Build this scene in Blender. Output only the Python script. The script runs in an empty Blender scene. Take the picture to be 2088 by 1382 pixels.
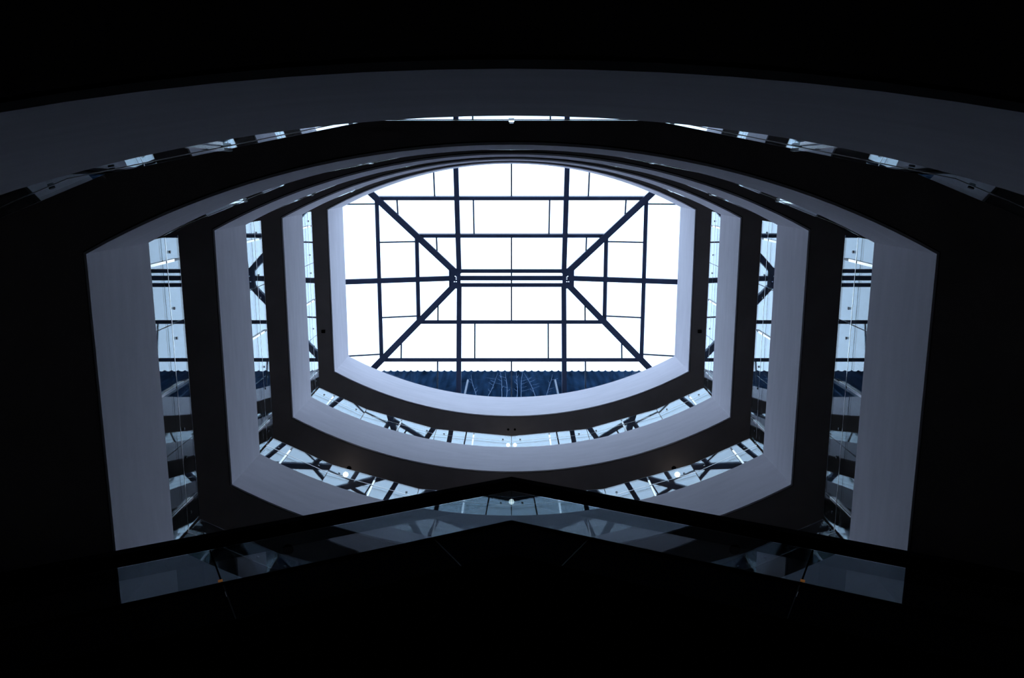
import bpy, math, random
from mathutils import Vector, Matrix

random.seed(7)
scene = bpy.context.scene
COL = scene.collection
S = 4.5            # metres for one plan unit (half the width of the atrium opening)
EYE = 1.6          # eye height of the camera above the ground floor


def P(x, y, h):
    """plan units (x right, y away, h above the eye) -> metres"""
    return Vector((x * S, y * S, h * S + EYE))


# ------------------------------------------------------------------ camera
F_PX, V0 = 1679.43, -332.11
N_ = math.hypot(F_PX, V0)
cam_data = bpy.data.cameras.new('camera')
cam = bpy.data.objects.new('camera', cam_data)
COL.objects.link(cam)
cam_data.sensor_width = 36.0
cam_data.lens = 36.0 * F_PX / 2088.0
cam_data.shift_x = 1.0 / 2088.0
cam_data.clip_start = 0.05
cam_data.clip_end = 500
right = Vector((1, 0, 0))
up = Vector((0, -F_PX / N_, -V0 / N_))
back = -Vector((0, -V0 / N_, F_PX / N_))
M = Matrix((right, up, back)).transposed().to_4x4()
M.translation = Vector((0, 0, EYE))
cam.matrix_world = M
scene.camera = cam

# ------------------------------------------------------------------ sky, exposure
world = bpy.data.worlds.new('overcast_sky')
scene.world = world
world.use_nodes = True
bg = world.node_tree.nodes['Background']
bg.inputs['Color'].default_value = (0.585, 0.745, 1.0, 1)     # even white overcast
bg.inputs['Strength'].default_value = 3.85
vs = scene.view_settings
vs.view_transform = 'Standard'
vs.look = 'None'
vs.gamma = 1.0
vs.exposure = 0.0
vs.use_curve_mapping = False
scene.cycles.transparent_max_bounces = 24


# ------------------------------------------------------------------ materials
def mat(name, col, rough=0.6, metal=0.0, var=0.0, scale=6.0, bump=0.0, stretch=(1, 1, 1), spec=0.5):
    m = bpy.data.materials.new(name)
    m.use_nodes = True
    nt = m.node_tree
    b = nt.nodes['Principled BSDF']
    b.inputs['Roughness'].default_value = rough
    b.inputs['Metallic'].default_value = metal
    b.inputs['Specular IOR Level'].default_value = spec
    tc = nt.nodes.new('ShaderNodeTexCoord')
    mp = nt.nodes.new('ShaderNodeMapping')
    mp.inputs['Scale'].default_value = stretch
    nz = nt.nodes.new('ShaderNodeTexNoise')
    nz.inputs['Scale'].default_value = scale
    nz.inputs['Detail'].default_value = 5
    rp = nt.nodes.new('ShaderNodeValToRGB')
    c0 = [max(0, c * (1 - var)) for c in col]
    c1 = [min(1, c * (1 + var)) for c in col]
    rp.color_ramp.elements[0].position = 0.3
    rp.color_ramp.elements[1].position = 0.7
    rp.color_ramp.elements[0].color = (*c0, 1)
    rp.color_ramp.elements[1].color = (*c1, 1)
    L = nt.links.new
    L(tc.outputs['Object'], mp.inputs['Vector'])
    L(mp.outputs['Vector'], nz.inputs['Vector'])
    L(nz.outputs['Fac'], rp.inputs['Fac'])
    L(rp.outputs['Color'], b.inputs['Base Color'])
    if bump:
        bp = nt.nodes.new('ShaderNodeBump')
        bp.inputs['Strength'].default_value = bump
        bp.inputs['Distance'].default_value = 0.02
        L(nz.outputs['Fac'], bp.inputs['Height'])
        L(bp.outputs['Normal'], b.inputs['Normal'])
    return m


def glass(name, tint, f0=0.04, dirt=0.0):
    """clear pane: straight-through transmission plus a Schlick mirror reflection per face"""
    m = bpy.data.materials.new(name)
    m.use_nodes = True
    nt = m.node_tree
    nt.nodes.clear()
    L = nt.links.new
    out = nt.nodes.new('ShaderNodeOutputMaterial')
    mix = nt.nodes.new('ShaderNodeMixShader')
    tr = nt.nodes.new('ShaderNodeBsdfTransparent')
    tr.inputs['Color'].default_value = (*tint, 1)
    gl = nt.nodes.new('ShaderNodeBsdfGlossy')
    gl.inputs['Roughness'].default_value = 0.0
    gl.inputs['Color'].default_value = (0.93, 0.98, 1.0, 1)
    geo = nt.nodes.new('ShaderNodeNewGeometry')
    dot = nt.nodes.new('ShaderNodeVectorMath')
    dot.operation = 'DOT_PRODUCT'
    L(geo.outputs['Incoming'], dot.inputs[0])
    L(geo.outputs['Normal'], dot.inputs[1])

    def mth(op, a, b=None, c=None):
        n = nt.nodes.new('ShaderNodeMath')
        n.operation = op
        for i, v in enumerate((a, b, c)):
            if v is None:
                continue
            if isinstance(v, (int, float)):
                n.inputs[i].default_value = v
            else:
                L(v, n.inputs[i])
        return n.outputs[0]
    c = mth('ABSOLUTE', dot.outputs['Value'])
    k = mth('POWER', mth('SUBTRACT', 1.0, c), 5.0)
    r = mth('MULTIPLY_ADD', k, 1.0 - f0, f0)
    L(r, mix.inputs['Fac'])
    L(tr.outputs[0], mix.inputs[1])
    L(gl.outputs[0], mix.inputs[2])
    L(mix.outputs[0], out.inputs['Surface'])
    return m


def emit(name, col, strength):
    m = bpy.data.materials.new(name)
    m.use_nodes = True
    b = m.node_tree.nodes['Principled BSDF']
    b.inputs['Base Color'].default_value = (*col, 1)
    b.inputs['Emission Color'].default_value = (*col, 1)
    b.inputs['Emission Strength'].default_value = strength
    return m


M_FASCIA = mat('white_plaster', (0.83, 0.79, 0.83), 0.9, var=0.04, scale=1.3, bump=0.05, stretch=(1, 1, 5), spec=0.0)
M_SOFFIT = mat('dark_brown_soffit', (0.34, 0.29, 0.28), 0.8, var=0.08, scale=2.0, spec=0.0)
M_GROOVE = mat('shadow_gap_black', (0.012, 0.011, 0.012), 0.9, spec=0.05)
M_SLAB = mat('gallery_floor_stone', (0.34, 0.29, 0.26), 0.9, var=0.15, scale=3, spec=0.1)
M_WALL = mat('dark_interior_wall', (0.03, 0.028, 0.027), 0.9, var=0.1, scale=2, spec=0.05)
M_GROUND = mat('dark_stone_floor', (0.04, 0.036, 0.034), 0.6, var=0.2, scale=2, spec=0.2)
M_GLASS = glass('balustrade_glass', (0.80, 0.86, 0.88))
M_SKYGLASS = glass('skylight_glass', (0.96, 0.985, 0.99))
M_ESCGLASS = glass('tinted_escalator_glass', (0.52, 0.58, 0.61))
M_POST = mat('polished_steel_post', (0.60, 0.58, 0.55), 0.12, metal=1.0, var=0.02)
M_BLACK = mat('black_rubber', (0.006, 0.006, 0.007), 0.8, var=0.1, spec=0.0)
M_DARKMETAL = mat('dark_clamp_metal', (0.03, 0.032, 0.04), 0.4, metal=0.3, var=0.1)
M_WIRE = mat('brushed_steel_wire', (0.85, 0.87, 0.90), 0.25, metal=1.0)
M_BEAM = mat('navy_painted_steel', (0.055, 0.075, 0.14), 0.5, var=0.1, scale=4, spec=0.3)
M_BAR = mat('grey_glazing_bar', (0.10, 0.14, 0.20), 0.5, var=0.05)
M_CURB = mat('white_curb', (0.55, 0.55, 0.56), 0.7, var=0.03)
M_BLUE = mat('dark_blue_cladding', (0.0065, 0.017, 0.037), 0.9, var=0.6, scale=1.6, stretch=(3.0, 1, 0.5), bump=0.2, spec=0.0)
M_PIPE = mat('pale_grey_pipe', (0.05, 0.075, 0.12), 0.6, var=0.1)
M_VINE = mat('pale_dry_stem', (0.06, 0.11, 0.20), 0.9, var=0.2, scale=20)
M_ROOF = mat('dark_roof_felt', (0.05, 0.05, 0.055), 0.9, var=0.2)
M_CLAD = mat('black_escalator_panel', (0.006, 0.006, 0.007), 0.9, var=0.1, spec=0.0)
M_SEAM = mat('steel_seam', (0.02, 0.02, 0.02), 0.7, spec=0.1)
M_LAMP = emit('warm_white_globe', (1.0, 0.97, 0.9), 3.0)
M_AMBER = emit('amber_glint_glow', (0.5, 0.20, 0.04), 0.16)  # reflected orange glint, put in as emission; no lamp


# ------------------------------------------------------------------ mesh helpers
class MB:
    def __init__(self):
        self.v, self.f, self.smooth = [], [], False

    def add(self, vs, fs):
        o = len(self.v)
        self.v += [tuple(p) for p in vs]
        self.f += [tuple(i + o for i in f) for f in fs]

    def prism(self, poly, off):
        """closed polygon extruded by the vector off"""
        n = len(poly)
        a = [Vector(p) for p in poly]
        b = [p + off for p in a]
        fs = [tuple(range(n))[::-1], tuple(range(n, 2 * n))]
        for i in range(n):
            j = (i + 1) % n
            fs.append((i, j, n + j, n + i))
        self.add(a + b, fs)

    def beam(self, a, b, w, d, upv, ext=0.0):
        """box beam a->b whose top lies on the line; w across, d down along -upv"""
        a, b = Vector(a), Vector(b)
        t = (b - a).normalized()
        a, b = a - t * ext, b + t * ext
        s = t.cross(upv).normalized()
        u = s.cross(t).normalized()
        q = [a + s * w / 2, a - s * w / 2, a - s * w / 2 - u * d, a + s * w / 2 - u * d]
        self.prism(q, b - a)

    def box(self, c, ax, ay, az):
        """centre and three half-axis vectors"""
        c = Vector(c)
        vs = [c + ax * i + ay * j + az * k for k in (-1, 1) for j in (-1, 1) for i in (-1, 1)]
        self.add(vs, [(0, 2, 3, 1), (4, 5, 7, 6), (0, 1, 5, 4), (2, 6, 7, 3), (0, 4, 6, 2), (1, 3, 7, 5)])

    def tube(self, pts, r, n=6, closed=False):
        pts = [Vector(p) for p in pts]
        rings = []
        for i, p in enumerate(pts):
            a, b = pts[max(i - 1, 0)], pts[min(i + 1, len(pts) - 1)]
            t = (b - a).normalized()
            ref = Vector((0, 0, 1)) if abs(t.z) < 0.9 else Vector((1, 0, 0))
            s = t.cross(ref).normalized()
            u = s.cross(t)
            rr = r[i] if isinstance(r, (list, tuple)) else r
            rings.append([p + (s * math.cos(2 * math.pi * k / n) + u * math.sin(2 * math.pi * k / n)) * rr for k in range(n)])
        vs = [q for ring in rings for q in ring]
        fs = []
        for i in range(len(pts) - 1):
            for k in range(n):
                k2 = (k + 1) % n
                fs.append((i * n + k, i * n + k2, (i + 1) * n + k2, (i + 1) * n + k))
        fs.append(tuple(range(n))[::-1])
        fs.append(tuple(range((len(pts) - 1) * n, len(pts) * n)))
        self.add(vs, fs)

    def lathe(self, c, prof, n=16):
        """profile [(r, z)] turned about the vertical through c"""
        c = Vector(c)
        vs, fs = [], []
        for r, z in prof:
            for k in range(n):
                a = 2 * math.pi * k / n
                vs.append(c + Vector((r * math.cos(a), r * math.sin(a), z)))
        for i in range(len(prof) - 1):
            for k in range(n):
                k2 = (k + 1) % n
                fs.append((i * n + k, i * n + k2, (i + 1) * n + k2, (i + 1) * n + k))
        fs.append(tuple(range(n))[::-1])
        fs.append(tuple(range((len(prof) - 1) * n, len(prof) * n)))
        self.add(vs, fs)

    def build(self, name, m, parent=None, smooth=False):
        me = bpy.data.meshes.new(name)
        me.from_pydata(self.v, [], self.f)
        me.validate()
        import bmesh
        bm = bmesh.new()
        bm.from_mesh(me)
        bmesh.ops.recalc_face_normals(bm, faces=bm.faces)
        bm.to_mesh(me)
        bm.free()
        if smooth:
            for p in me.polygons:
                p.use_smooth = True
        me.materials.append(m)
        o = bpy.data.objects.new(name, me)
        COL.objects.link(o)
        if parent is not None:
            o.parent = parent
            o.matrix_parent_inverse = Matrix.Translation(parent.location).inverted()
        return o


def tag(o, label=None, cat=None, group=None, kind=None):
    if label:
        o['label'] = label
    if cat:
        o['category'] = cat
    if group:
        o['group'] = group
    if kind:
        o['kind'] = kind
    return o


def empty(name, loc, label, cat, group=None):
    o = bpy.data.objects.new(name, None)
    o.empty_display_size = 0.3
    COL.objects.link(o)
    o.location = loc
    return tag(o, label, cat, group)


# ------------------------------------------------------------------ plan of the opening
YT, YB, ST, SB = 0.1800, 1.0823, 0.2505, 0.2612
RT = (1 + ST * ST) / (2 * ST)
RB = (1 + SB * SB) / (2 * SB)
CT = YT - ST + RT          # centre of the far arc
CB = YB + SB - RB          # centre of the near arc


def corner_y(which, s):
    if which == 'top':
        return CT - math.sqrt((RT + s) ** 2 - (1 + s) ** 2)
    return CB + math.sqrt((RB + s) ** 2 - (1 + s) ** 2)


def arc_pt(which, x, s):
    if which == 'top':
        return (x, CT - math.sqrt((RT + s) ** 2 - x * x))
    return (x, CB + math.sqrt((RB + s) ** 2 - x * x))


def run_pts(run, s, n=40):
    """plan polyline of one side of the opening, offset s outwards"""
    if run in ('top', 'bottom'):
        return [arc_pt(run, (1 + s) * (2 * i / n - 1), s) for i in range(n + 1)]
    sx = -1 if run == 'left' else 1
    a, b = corner_y('top', s), corner_y('bottom', s)
    return [(sx * (1 + s), a + (b - a) * i / 8) for i in range(9)]


def loop_pts(s):
    t = run_pts('top', s)
    r = run_pts('right', s)
    b = run_pts('bottom', s)[::-1]
    l = run_pts('left', s)[::-1]
    return t[:-1] + r[:-1] + b[:-1] + l[:-1]


BX, BY0, BY1 = 2.15, -1.35, 2.65      # outer walls of the building in plan units
CEN = (0, 0.63)


def outer_pts(n_loop):
    out = []
    for x, y in n_loop:
        dx, dy = x - CEN[0], y - CEN[1]
        k = 1e9
        if abs(dx) > 1e-9:
            k = min(k, BX / abs(dx))
        if dy > 1e-9:
            k = min(k, (BY1 - CEN[1]) / dy)
        if dy < -1e-9:
            k = min(k, (BY0 - CEN[1]) / dy)
        out.append((CEN[0] + dx * k, CEN[1] + dy * k))
    return out


def ring(mb, inner, outer, h0, h1):
    n = len(inner)
    vs = [P(x, y, h0) for x, y in inner] + [P(x, y, h0) for x, y in outer] + \
         [P(x, y, h1) for x, y in inner] + [P(x, y, h1) for x, y in outer]
    fs = []
    for i in range(n):
        j = (i + 1) % n
        fs += [(i, j, n + j, n + i), (2 * n + i, 3 * n + i, 3 * n + j, 2 * n + j),
               (i, 2 * n + i, 2 * n + j, j), (n + i, n + j, 3 * n + j, 3 * n + i)]
    mb.add(vs, fs)


def strip(mb, a, b, h0, h1):
    """open strip between two plan polylines, closed at its ends"""
    n = len(a)
    vs = [P(x, y, h0) for x, y in a] + [P(x, y, h0) for x, y in b] + \
         [P(x, y, h1) for x, y in a] + [P(x, y, h1) for x, y in b]
    fs = []
    for i in range(n - 1):
        j = i + 1
        fs += [(i, j, n + j, n + i), (2 * n + i, 3 * n + i, 3 * n + j, 2 * n + j),
               (i, 2 * n + i, 2 * n + j, j), (n + i, n + j, 3 * n + j, 3 * n + i)]
    fs += [(0, n, 3 * n, 2 * n), (n - 1, 3 * n - 1, 4 * n - 1, 2 * n - 1)]
    mb.add(vs, fs)


# ------------------------------------------------------------------ building shell
LEVELS = [('lowest', 0.577, 1.015), ('second lowest', 1.9393, 2.2784), ('middle', 2.7917, 3.1225),
          ('second highest', 3.6314, 3.9786), ('topmost', 4.5340, 4.9375)]

mb = MB()
mb.box(P((-BX + BX) / 2, (BY0 + BY1) / 2, 0) * 1 - Vector((0, 0, EYE + 0.1)), Vector((BX * S + 0.3, 0, 0)),
       Vector((0, (BY1 - BY0) / 2 * S + 0.3, 0)), Vector((0, 0, 0.1)))
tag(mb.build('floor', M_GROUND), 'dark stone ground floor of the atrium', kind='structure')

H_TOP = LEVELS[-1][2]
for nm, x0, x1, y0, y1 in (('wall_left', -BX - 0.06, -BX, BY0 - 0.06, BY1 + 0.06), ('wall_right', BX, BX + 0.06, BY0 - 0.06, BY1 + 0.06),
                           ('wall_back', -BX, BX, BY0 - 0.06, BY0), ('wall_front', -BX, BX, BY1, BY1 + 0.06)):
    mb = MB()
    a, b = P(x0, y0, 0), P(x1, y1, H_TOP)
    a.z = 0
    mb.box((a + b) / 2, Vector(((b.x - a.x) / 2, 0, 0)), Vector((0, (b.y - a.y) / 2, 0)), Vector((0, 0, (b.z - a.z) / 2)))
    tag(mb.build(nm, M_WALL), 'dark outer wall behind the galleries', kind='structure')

FT = 0.006      # fascia skin thickness
for lname, hb, ht in LEVELS:
    mb = MB()
    inner = loop_pts(FT)
    ring(mb, inner, outer_pts(loop_pts(0)), hb + 0.014, ht - 0.002)
    top = lname == 'topmost'
    slab = mb.build('floor', M_SLAB if not top else M_ROOF)
    tag(slab, ('%s gallery slab with white curved edge around the atrium' % lname) if not top else
        'roof slab with bright white edge right under the skylight', kind='structure')
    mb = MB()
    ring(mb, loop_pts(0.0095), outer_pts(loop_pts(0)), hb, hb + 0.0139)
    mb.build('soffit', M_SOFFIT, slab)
    mb = MB()
    ring(mb, loop_pts(FT), loop_pts(0.0095), hb + 0.006, hb + 0.0138)
    mb.build('shadow_gap', M_GROOVE, slab)
    for run in ('left', 'right', 'top', 'bottom'):
        mb = MB()
        strip(mb, run_pts(run, 0), run_pts(run, FT), hb - 0.001, ht)
        mb.build('fascia', M_FASCIA, slab)

# ------------------------------------------------------------------ glass balustrades on the galleries
GH = 0.24
UP = Vector((0, 0, 1))
SIDE_TXT = {'left': 'left', 'right': 'right', 'top': 'far curved', 'bottom': 'near curved'}
B_JOINT = [0.0, 0.195, 0.382]
B_POST = [0.0975, 0.2875, 0.470]


def balustrade(run, lname, ht):
    arc = run in ('top', 'bottom')
    s = 0.020 if run == 'bottom' else (0.0205 if run == 'top' else 0.015)
    if arc:
        R = (RB if run == 'bottom' else RT) + s
        J, Q = (B_JOINT, B_POST) if run == 'bottom' else (B_POST, B_JOINT)
        def xs(l):
            r = sorted(set([round(-R * math.sin(a), 5) for a in l] + [round(R * math.sin(a), 5) for a in l]))
            return r
        e = 1 + s - 0.004
        joints = [arc_pt(run, x, s) for x in [-e] + [x for x in xs(J) if abs(x) < e - 0.03] + [e]]
        posts = [arc_pt(run, x, s) for x in xs(Q) if abs(x) < e - 0.02]
        loc = P(0, arc_pt(run, 0, s)[1], ht)
    else:
        sx = -1 if run == 'left' else 1
        ys = [corner_y('top', s) + 0.004, 0.4355, 0.8125, corner_y('bottom', s) - 0.004]
        joints = [(sx * (1 + s), y) for y in ys]
        posts = [(sx * (1 + s), y) for y in (0.247, 0.624, 1.001)]
        loc = P(sx * (1 + s), 0.63, ht)
    root = empty('glass_balustrade', loc, 'glass balustrade with steel posts along the %s edge of the %s gallery' % (SIDE_TXT[run], lname),
                 'balustrade', 'glass balustrades around the atrium')
    def inward(p):
        if run == 'left':
            return Vector((1, 0, 0))
        if run == 'right':
            return Vector((-1, 0, 0))
        c = Vector((0, CT if run == 'top' else CB, 0))
        return (c - Vector((p[0], p[1], 0))).normalized()
    th = 0.012
    for a, b in zip(joints[:-1], joints[1:]):
        A, B = P(a[0], a[1], ht), P(b[0], b[1], ht)
        t = (B - A).normalized()
        nrm = UP.cross(t).normalized()
        mid = ((a[0] + b[0]) / 2, (a[1] + b[1]) / 2)
        if nrm.dot(inward(mid)) < 0:
            nrm = -nrm
        A, B = A + t * 0.006, B - t * 0.006
        mb = MB()
        mb.prism([A, B, B - nrm * th, A - nrm * th], UP * GH * S)
        g = mb.build('glass_panel', M_GLASS, root)
        mb = MB()
        mb.prism([A + UP * GH * S, B + UP * GH * S, B + UP * GH * S - nrm * th, A + UP * GH * S - nrm * th], UP * 0.006)
        mb.build('edge_trim', M_DARKMETAL, g)
        # point fixings beside the panel joints
        for e_, sg in ((A, 1), (B, -1)):
            c = e_ + t * sg * 0.20 + UP * GH * S * 0.70 + nrm * 0.004
            ring_ = [c + (t * math.cos(q * math.pi / 5) + UP * math.sin(q * math.pi / 5)) * 0.020 for q in range(10)]
            mb = MB()
            mb.prism(ring_, nrm * 0.012)
            mb.build('point_fixing', M_DARKMETAL, g)
        for p in posts:
            q = P(p[0], p[1], ht)
            k = (q - A).dot(t)
            if 0 < k < (B - A).length:
                base = A + t * k + nrm * 0.016
                mb = MB()
                mb.box(base + UP * GH * S * 0.39, t * 0.017, nrm * 0.010, UP * GH * S * 0.39)
                po = mb.build('post', M_POST, root)
                mb = MB()
                mb.box(base + UP * GH * S * 0.86, t * 0.013, nrm * 0.009, UP * GH * S * 0.08)
                mb.build('post_clamp', M_DARKMETAL, po)
    # thin polished flat bar along the glass
    for a, b in zip(joints[:-1], joints[1:]):
        A, B = P(a[0], a[1], ht + 0.13), P(b[0], b[1], ht + 0.13)
        t = (B - A).normalized()
        nrm = UP.cross(t).normalized()
        if nrm.dot(inward(((a[0] + b[0]) / 2, (a[1] + b[1]) / 2))) < 0:
            nrm = -nrm
        mb = MB()
        mb.box((A + B) / 2 + nrm * 0.030, t * (B - A).length / 2, nrm * 0.003, UP * 0.0055)
        mb.build('flat_rail', M_POST, root)


for lname, hb, ht in LEVELS[:4]:
    for run in (('top',) if lname == 'lowest' else ('left', 'right', 'top', 'bottom')):
        balustrade(run, lname, ht)

# ------------------------------------------------------------------ skylight
ZR = 5.27
K_ = ZR / 5.6
XR, A_, B_, YC, G_, XQ = 0.3879 * K_, 0.2478 * K_, 0.0705 * K_, 0.6812 * K_, 0.0479 * K_, 0.3561 * K_
KE = 3.1


def LF(k, x, sy):           # point on a long slope
    return P(x, YC + sy * (G_ + k * A_), ZR - k * B_)


def EF(k, y, sx):           # point on a hip end
    return P(sx * (XR + k * A_), y, ZR - k * B_)


sky = empty('skylight', P(0, YC, ZR - KE * B_), 'glazed hipped skylight with navy steel beams and white sky behind', 'skylight')


def piece(name, m, *args, **kw):
    mb = MB()
    mb.beam(*args, **kw)
    return mb.build(name, m, sky)


def nslope(sx, sy):
    if sy:
        return Vector((0, sy * B_, A_)).normalized()
    return Vector((sx * B_, 0, A_)).normalized()


W = S / 1679.43 * 5.2      # one photo pixel at skylight distance, in metres
gd = 0.012                 # glass thickness


def clip_row(k0, k1, cuts, half0, half1):
    """cut a trapezoid row into panes: list of [(k,x)...] polygons"""
    cs = [-1e3] + sorted(cuts) + [1e3]
    out = []
    for c0, c1 in zip(cs[:-1], cs[1:]):
        poly = [(k0, -half0), (k0, half0), (k1, half1), (k1, -half1)]
        for c, sg in ((c0, 1), (c1, -1)):
            new = []
            for i in range(len(poly)):
                p, q = poly[i], poly[(i + 1) % len(poly)]
                ip, iq = (p[1] - c) * sg >= 0, (q[1] - c) * sg >= 0
                if ip:
                    new.append(p)
                if ip != iq:
                    t = (c - p[1]) / (q[1] - p[1])
                    new.append((p[0] + (q[0] - p[0]) * t, c))
            poly = new
            if len(poly) < 3:
                break
        if len(poly) >= 3:
            area = abs(sum(poly[i][0] * poly[(i + 1) % len(poly)][1] - poly[(i + 1) % len(poly)][0] * poly[i][1] for i in range(len(poly)))) / 2
            if area > 0.004:
                out.append(poly)
    return out


ROWS = [(0, 1), (1, 2), (2, KE)]
LCUT = [[-0.470, 0, 0.470], [-0.702, -0.234, 0.234, 0.702], [-0.94, -0.470, 0, 0.470, 0.94]]
ECUT = [[0.0], [-0.236, 0.236], [-0.471, 0, 0.471]]
LCUT = [[c * ZR / 5.25 for c in r] for r in LCUT]
ECUT = [[c * ZR / 5.25 for c in r] for r in ECUT]


def shrink(pts, d):
    c = sum(pts, Vector()) / len(pts)
    return [p + (c - p).normalized() * d for p in pts]


for sy in (-1, 1):
    nv = nslope(0, sy)
    for (k0, k1), cuts in zip(ROWS, LCUT):
        for poly in clip_row(k0, k1, cuts, XR + k0 * A_, XR + k1 * A_):
            mb = MB()
            mb.prism(shrink([LF(k, x, sy) + nv * 0.004 for k, x in poly], 0.006), nv * gd)
            mb.build('pane', M_SKYGLASS, sky)
        for c in cuts:          # thin glazing bars
            ks = [k for k in (k0, k1)]
            if abs(c) > XR + k0 * A_:
                ks[0] = (abs(c) - XR) / A_
            if ks[0] < k1 - 0.02:
                piece('glazing_bar', M_BAR, LF(ks[0], c, sy), LF(ks[1], c, sy), W * 3.0, 0.035, nv)
    for k in (1, 2):
        piece('purlin', M_BEAM, LF(k, -XR - k * A_, sy), LF(k, XR + k * A_, sy), W * 7.2, 0.10, nv)
    piece('eave_beam', M_BEAM, LF(KE, -XR - KE * A_, sy), LF(KE, XR + KE * A_, sy), 0.12, 0.10, nv)
    piece('ridge_edge_beam', M_BEAM, LF(0, -XQ, sy), LF(0, XQ, sy), W * 7.6, 0.10, UP)
    for sx in (-1, 1):
        piece('rafter', M_BEAM, LF(0, sx * XQ, sy) - nv * 0.02, LF(KE, sx * XQ, sy) - nv * 0.02, W * 9.8, 0.14, nv, ext=0.02)
for sx in (-1, 1):
    nv = nslope(sx, 0)
    for (k0, k1), cuts in zip(ROWS, ECUT):
        for poly in clip_row(k0, k1, cuts, G_ + k0 * A_, G_ + k1 * A_):
            mb = MB()
            mb.prism(shrink([EF(k, YC + y, sx) + nv * 0.004 for k, y in poly], 0.006), nv * gd)
            mb.build('pane', M_SKYGLASS, sky)
        for c in cuts:
            if c == 0:
                continue
            ka = max(k0, (abs(c) - G_) / A_)
            piece('glazing_bar', M_BAR, EF(ka, YC + c, sx), EF(k1, YC + c, sx), W * 2.9, 0.035, nv)
    for k in (1, 2):
        piece('purlin', M_BEAM, EF(k, YC - G_ - k * A_, sx), EF(k, YC + G_ + k * A_, sx), W * 7.6, 0.10, nv)
    piece('eave_beam', M_BEAM, EF(KE, YC - G_ - KE * A_, sx), EF(KE, YC + G_ + KE * A_, sx), 0.12, 0.10, nv)
    piece('rafter', M_BEAM, EF(0.09, YC, sx) - nv * 0.02, EF(KE, YC, sx) - nv * 0.02, W * 10.0, 0.12, nv)
    for sy in (-1, 1):
        piece('hip_rafter', M_BEAM, LF(0, sx * XR, sy) - UP * 0.02, LF(KE, sx * (XR + KE * A_), sy) - UP * 0.02, W * 12.2, 0.14, UP)
    # perforated connector plate at the ridge end
    mb = MB()
    x0, x1 = XQ - 0.010, XR + 0.034
    n1, n2 = 12, 22
    holes = {(4, 9), (5, 8), (4, 11), (4, 14), (6, 14)}
    y0, y1 = YC - G_ - 0.019, YC + G_ + 0.019
    for i in range(n1):
        for j in range(n2):
            if (i, j) in holes:
                continue
            c = P(sx * (x0 + (x1 - x0) * (i + .5) / n1), y0 + (y1 - y0) * (j + .5) / n2, ZR) - UP * 0.18
            mb.box(c, Vector(((x1 - x0) * S / n1 / 2, 0, 0)), Vector((0, (y1 - y0) * S / n2 / 2, 0)), UP * 0.02)
    mb.build('connector_plate', M_BEAM, sky)
piece('ridge_beam', M_BEAM, P(-XQ + 0.008, YC, ZR), P(XQ - 0.008, YC, ZR), W * 9.2, 0.12, UP)
for sy in (-1, 1):
    for x0, x1 in ((-XR, 0), (0, XR)):
        a, b = sorted((YC, YC + sy * G_))
        mb = MB()
        mb.prism([P(x0, a, ZR) + UP * .004, P(x1, a, ZR) + UP * .004, P(x1, b, ZR) + UP * .004, P(x0, b, ZR) + UP * .004], UP * gd)
        mb.build('pane', M_SKYGLASS, sky)
    piece('glazing_bar', M_BAR, P(0, YC, ZR), P(0, YC + sy * G_, ZR), W * 3.0, 0.035, UP)
# curb that carries the eave
EX, EY = XR + KE * A_, G_ + KE * A_
for nm, a, b in (('l', (-EX, YC - EY), (-EX, YC + EY)), ('r', (EX, YC - EY), (EX, YC + EY)), ('t', (-EX, YC - EY), (EX, YC - EY)), ('b', (-EX, YC + EY), (EX, YC + EY))):
    mb = MB()
    mb.beam(P(a[0], a[1], ZR - KE * B_) + UP * 0.03, P(b[0], b[1], ZR - KE * B_) + UP * 0.03, 0.10, (ZR - KE * B_ - H_TOP) * S + 0.03, UP, ext=0.05)
    mb.build('curb', M_CURB, sky)

# ------------------------------------------------------------------ blue corrugated wall on the roof
YW = 1.50
HW = YW / 0.2389
wall = empty('corrugated_wall', P(0, YW, H_TOP), 'dark blue corrugated cladding wall standing outside beyond the skylight', 'wall')
per = 0.0525
nsheet = 8
half = nsheet * 8 * per / 2
for i in range(nsheet):
    x0 = -half + i * 8 * per
    mb = MB()
    n = 64
    prof = []
    for j in range(n + 1):
        x = x0 + 8 * per * j / n
        prof.append((x, YW - 0.011 * (1 - abs(math.sin(math.pi * x / per))) ** 1.3))
    vs, fs = [], []
    for x, y in prof:
        vs += [P(x, y, H_TOP), P(x, y, HW), P(x, y, HW) + Vector((0, 0.01, 0)), P(x, y, H_TOP) + Vector((0, 0.01, 0))]
    for j in range(n):
        o, q = 4 * j, 4 * (j + 1)
        fs += [(o, q, q + 1, o + 1), (o + 1, q + 1, q + 2, o + 2), (o + 2, q + 2, q + 3, o + 3), (o + 3, q + 3, q, o)]
    fs += [(0, 1, 2, 3), (4 * n, 4 * n + 3, 4 * n + 2, 4 * n + 1)]
    mb.add(vs, fs)
    mb.build('cladding_sheet', M_BLUE, wall)
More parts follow.
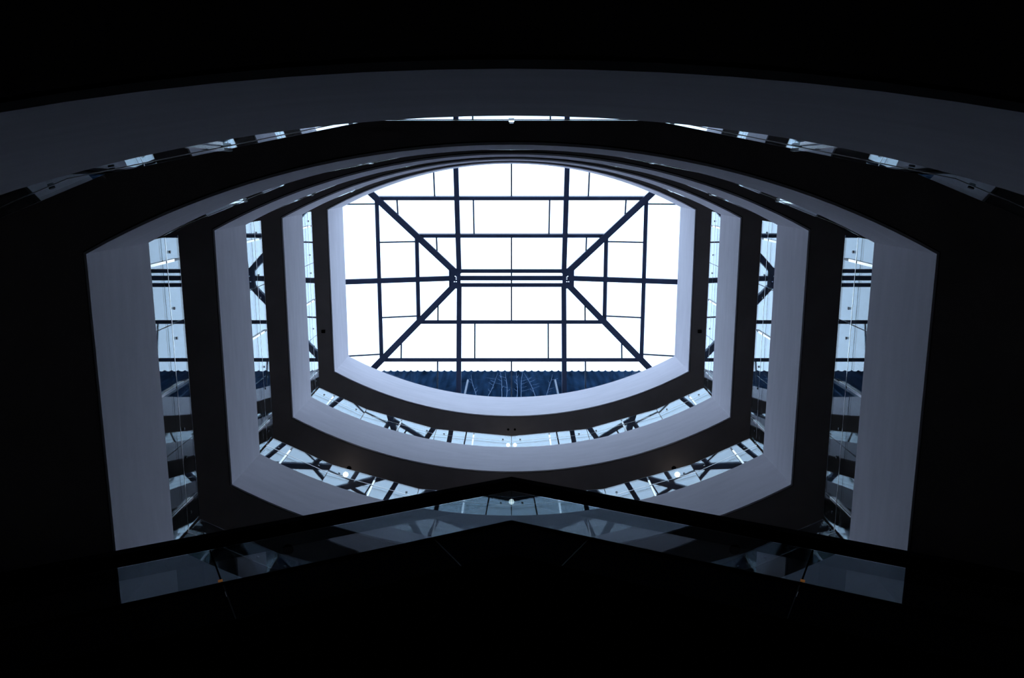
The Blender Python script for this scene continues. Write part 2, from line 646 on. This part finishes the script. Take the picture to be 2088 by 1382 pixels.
for sx in (-1, 1):
    mb = MB()
    mb.tube([P(sx * 0.3215, YW - 0.025, H_TOP), P(sx * 0.3215, YW - 0.025, 5.89)], 0.034, 8)
    tag(mb.build('vent_pipe', M_PIPE, None), 'short grey vent pipe on the %s half of the blue corrugated wall' % ('left' if sx < 0 else 'right'), 'pipe', 'vent pipes')
    # dry climbing stems on the cladding
    root = empty('dry_climber', P(sx * 0.22, YW - 0.02, H_TOP), 'pale dry climbing stems on the %s half of the blue wall' % ('left' if sx < 0 else 'right'), 'plant', 'dry climbers')
    for bx, hgt, sway in ((0.245, 6.12, 0.07), (0.165, 6.16, -0.075), (0.06, 6.20, 0.035), (0.035, 6.20, 0.01)):
        pts, rad = [], []
        ph = random.random() * 6
        for j in range(14):
            t = j / 13
            xx = bx + sway * max(0, (t - 0.45)) * 1.6 + 0.006 * math.sin(ph + 7 * t)
            pts.append(P(sx * xx, YW - 0.014, H_TOP + 0.001 + (hgt - H_TOP) * t))
            rad.append(0.012 * (1.25 - t))
        mb = MB()
        mb.tube(pts, rad, 5)
        st = mb.build('stem', M_VINE, root)
        for q in range(5):
            j = 7 + q
            d = Vector((sx * random.uniform(-0.12, 0.35), 0, random.uniform(0.15, 0.4)))
            mb = MB()
            mb.tube([pts[j], pts[j] + d * 0.5, pts[j] + d + Vector((0, 0, 0.06))], [0.008, 0.006, 0.003], 4)
            mb.build('twig', M_VINE, st)

# ------------------------------------------------------------------ the two escalators that meet in the middle
H0, YE = 2.04, 0.8945
CI, SI = math.cos(math.radians(27.6)), math.sin(math.radians(27.6))
EWID = 0.34
XEND = 1.40


def escalator(sx):
    side = 'left' if sx < 0 else 'right'
    d = Vector((sx * CI, 0, -SI))            # downhill
    nn = Vector((sx * SI, 0, CI))            # perpendicular to the incline, up
    root = empty('escalator', P(sx * XEND, YE + EWID / 2, H0 - XEND * SI / CI - 0.17), 'black clad escalator rising from the %s with tinted glass balustrade' % side,
                 'escalator', 'escalators')
    def E(x, y, q):
        """point at plan x on the base line, moved q plan units perpendicular to the incline"""
        b = P(sx * x, y, H0 - x * SI / CI)
        return b + nn * q * S

    def slabx(y, x0, x1, q0, q1, plumb0=False):
        # quad in the vertical plane y between x0 and x1; the end at the middle is cut plumb
        def pt(x, q):
            if plumb0 and x == x0:
                return P(0, y, H0) + UP * (q / CI) * S if x0 == 0 else E(x, y, q)
            return E(x, y, q)
        return [pt(x0, q0), pt(x1, q0), pt(x1, q1), pt(x0, q1)]

    JX = [0, 0.196, 0.646, 1.096, XEND]
    g = 0.004
    for yy, dy, cnt in ((YE, 1, True), (YE + EWID, -1, False)):
        for i, (a, b) in enumerate(zip(JX[:-1], JX[1:])):       # side cladding
            mb = MB()
            mb.prism(slabx(yy, a + (g * .5 if a else 0), b - g * .5, -0.17, -0.004, a == 0), Vector((0, dy * 0.03, 0)))
            mb.build('side_panel', M_CLAD, root)
            if i:
                mb = MB()
                mb.beam(E(a, yy, -0.168), E(a, yy, -0.006), 0.010, 0.006, Vector((0, -dy, 0)))
                mb.build('panel_seam', M_SEAM, root)
        mb = MB()                                               # base trim under the glass
        mb.prism(slabx(yy - dy * 0.004, 0, XEND, -0.004, 0.0, True), Vector((0, dy * 0.10, 0)))
        mb.build('base_trim', M_CLAD, root)
        for a, b in ((0, 0.646), (0.646, XEND)):                # glass
            mb = MB()
            mb.prism(slabx(yy + dy * 0.004, a + (0.0015 if a else 0), b - 0.0015, 0.0, 0.200, a == 0), Vector((0, dy * 0.012, 0)))
            gp = mb.build('glass_panel', M_ESCGLASS, root)
            if a:
                mb = MB()
                mb.beam(E(a, yy + dy * .004, 0.0), E(a, yy + dy * .004, 0.2), 0.016, 0.012, Vector((0, -dy, 0)))
                mb.build('joint_gasket', M_BLACK, gp)
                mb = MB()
                mb.box(E(a + 0.004, yy - dy * 0.006, 0.004), d * 0.022, Vector((0, 0.010, 0)), nn * 0.009)  # added glowing block imitating a reflected glint at the glass joint
                tag(mb.build('amber_glint', M_AMBER, gp), 'small glowing block added as an amber glint')
        mb = MB()                                               # handrail
        q = slabx(yy - dy * 0.029, 0, XEND, 0.199, 0.225, True)
        mb.prism(q, Vector((0, dy * 0.032 * S, 0)))
        mb.build('handrail', M_BLACK, root)
    for a, b in zip(JX[:-1], JX[1:]):
        mb = MB()                                               # underside panels
        lo = slabx(YE + 0.004, a + (g * .5 if a else 0), b - g * .5, -0.172, -0.166, a == 0)
        mb.prism(lo, Vector((0, (EWID - 0.008) * S, 0)))
        mb.build('underside_panel', M_CLAD, root)
    mb = MB()
    mb.prism(slabx(YE + 0.03, 0, XEND, -0.03, -0.006, True), Vector((0, (EWID - 0.06) * S, 0)))
    mb.build('step_band', M_CLAD, root)


for sx in (-1, 1):
    escalator(sx)

# ------------------------------------------------------------------ small fittings
def pendant(x, y, h, r, hc, label, group='globe pendant lamps'):
    root = empty('pendant_lamp', P(x, y, hc), label, 'lamp', group)
    mb = MB()
    prof = [(r * math.sin(math.pi * (i + .15) / 10.3), -r * math.cos(math.pi * (i + .15) / 10.3)) for i in range(11)]
    mb.lathe(P(x, y, h), prof, 16)
    mb.build('globe', M_LAMP, root, smooth=True)
    mb = MB()
    mb.tube([P(x, y, h) + UP * r * 0.95, P(x, y, hc)], 0.006, 6)
    mb.build('cord', M_BLACK, root)
    mb = MB()
    mb.lathe(P(x, y, hc), [(0.045, -0.03), (0.05, -0.02), (0.05, 0.0)], 12)
    mb.build('ceiling_rose', M_BLACK, root)


for sx in (-1, 1):
    s_ = 'left' if sx < 0 else 'right'
    pendant(sx * 0.753, 1.329, 3.55, 0.055, 3.6314, 'glowing globe lamp under the second highest gallery, %s of centre' % s_)
    pendant(sx * 0.019, 1.4736, 4.40, 0.048, 4.534, 'small glowing globe of the central pair under the roof slab, %s one' % s_)
pendant(0, 1.405, 3.415, 0.055, 3.6314, 'single glowing globe lamp at the centre above the escalator rails')


def dome(x, y, h, r, label, name='ceiling_camera', cat='camera', group='black ceiling cameras'):
    root = empty(name, P(x, y, h), label, cat, group)
    mb = MB()
    mb.lathe(P(x, y, h), [(r * 0.15, -r), (r * 0.5, -r * 0.87), (r * 0.87, -r * 0.5), (r, -0.01)], 14)
    mb.build('dome', M_BLACK, root, smooth=True)
    mb = MB()
    mb.lathe(P(x, y, h), [(r * 1.12, -0.012), (r * 1.12, 0.0)], 14)
    mb.build('rim', M_DARKMETAL, root)


for sx in (-1, 1):
    s_ = 'left' if sx < 0 else 'right'
    dome(sx * 0.019, 1.425, 4.534, 0.028, 'tiny black dome on the roof soffit above the globe pair, %s one' % s_)
    dome(sx * 0.812, 1.332, 2.7917, 0.082, 'round black speaker under the middle gallery above the %s escalator' % s_, 'ceiling_speaker', 'speaker', 'round ceiling speakers')
    dome(sx * 1.02, 1.319, 2.7917, 0.062, 'smaller round black speaker near the %s corner under the middle gallery' % s_, 'ceiling_speaker', 'speaker', 'round ceiling speakers')
    root = empty('soffit_box', P(sx * 1.052, 0.852, 4.534), 'small black box on the dark roof soffit %s of the skylight' % s_, 'box', 'soffit boxes')
    mb = MB()
    mb.box(P(sx * 1.052, 0.852, 4.534) - UP * 0.045, Vector((0.042, 0, 0)), Vector((0, 0.034, 0)), UP * 0.035)
    mb.build('housing', M_BLACK, root)
    mb = MB()
    mb.box(P(sx * 1.052, 0.852, 4.534) - UP * 0.006, Vector((0.02, 0, 0)), Vector((0, 0.02, 0)), UP * 0.006)
    mb.build('bracket', M_DARKMETAL, root)
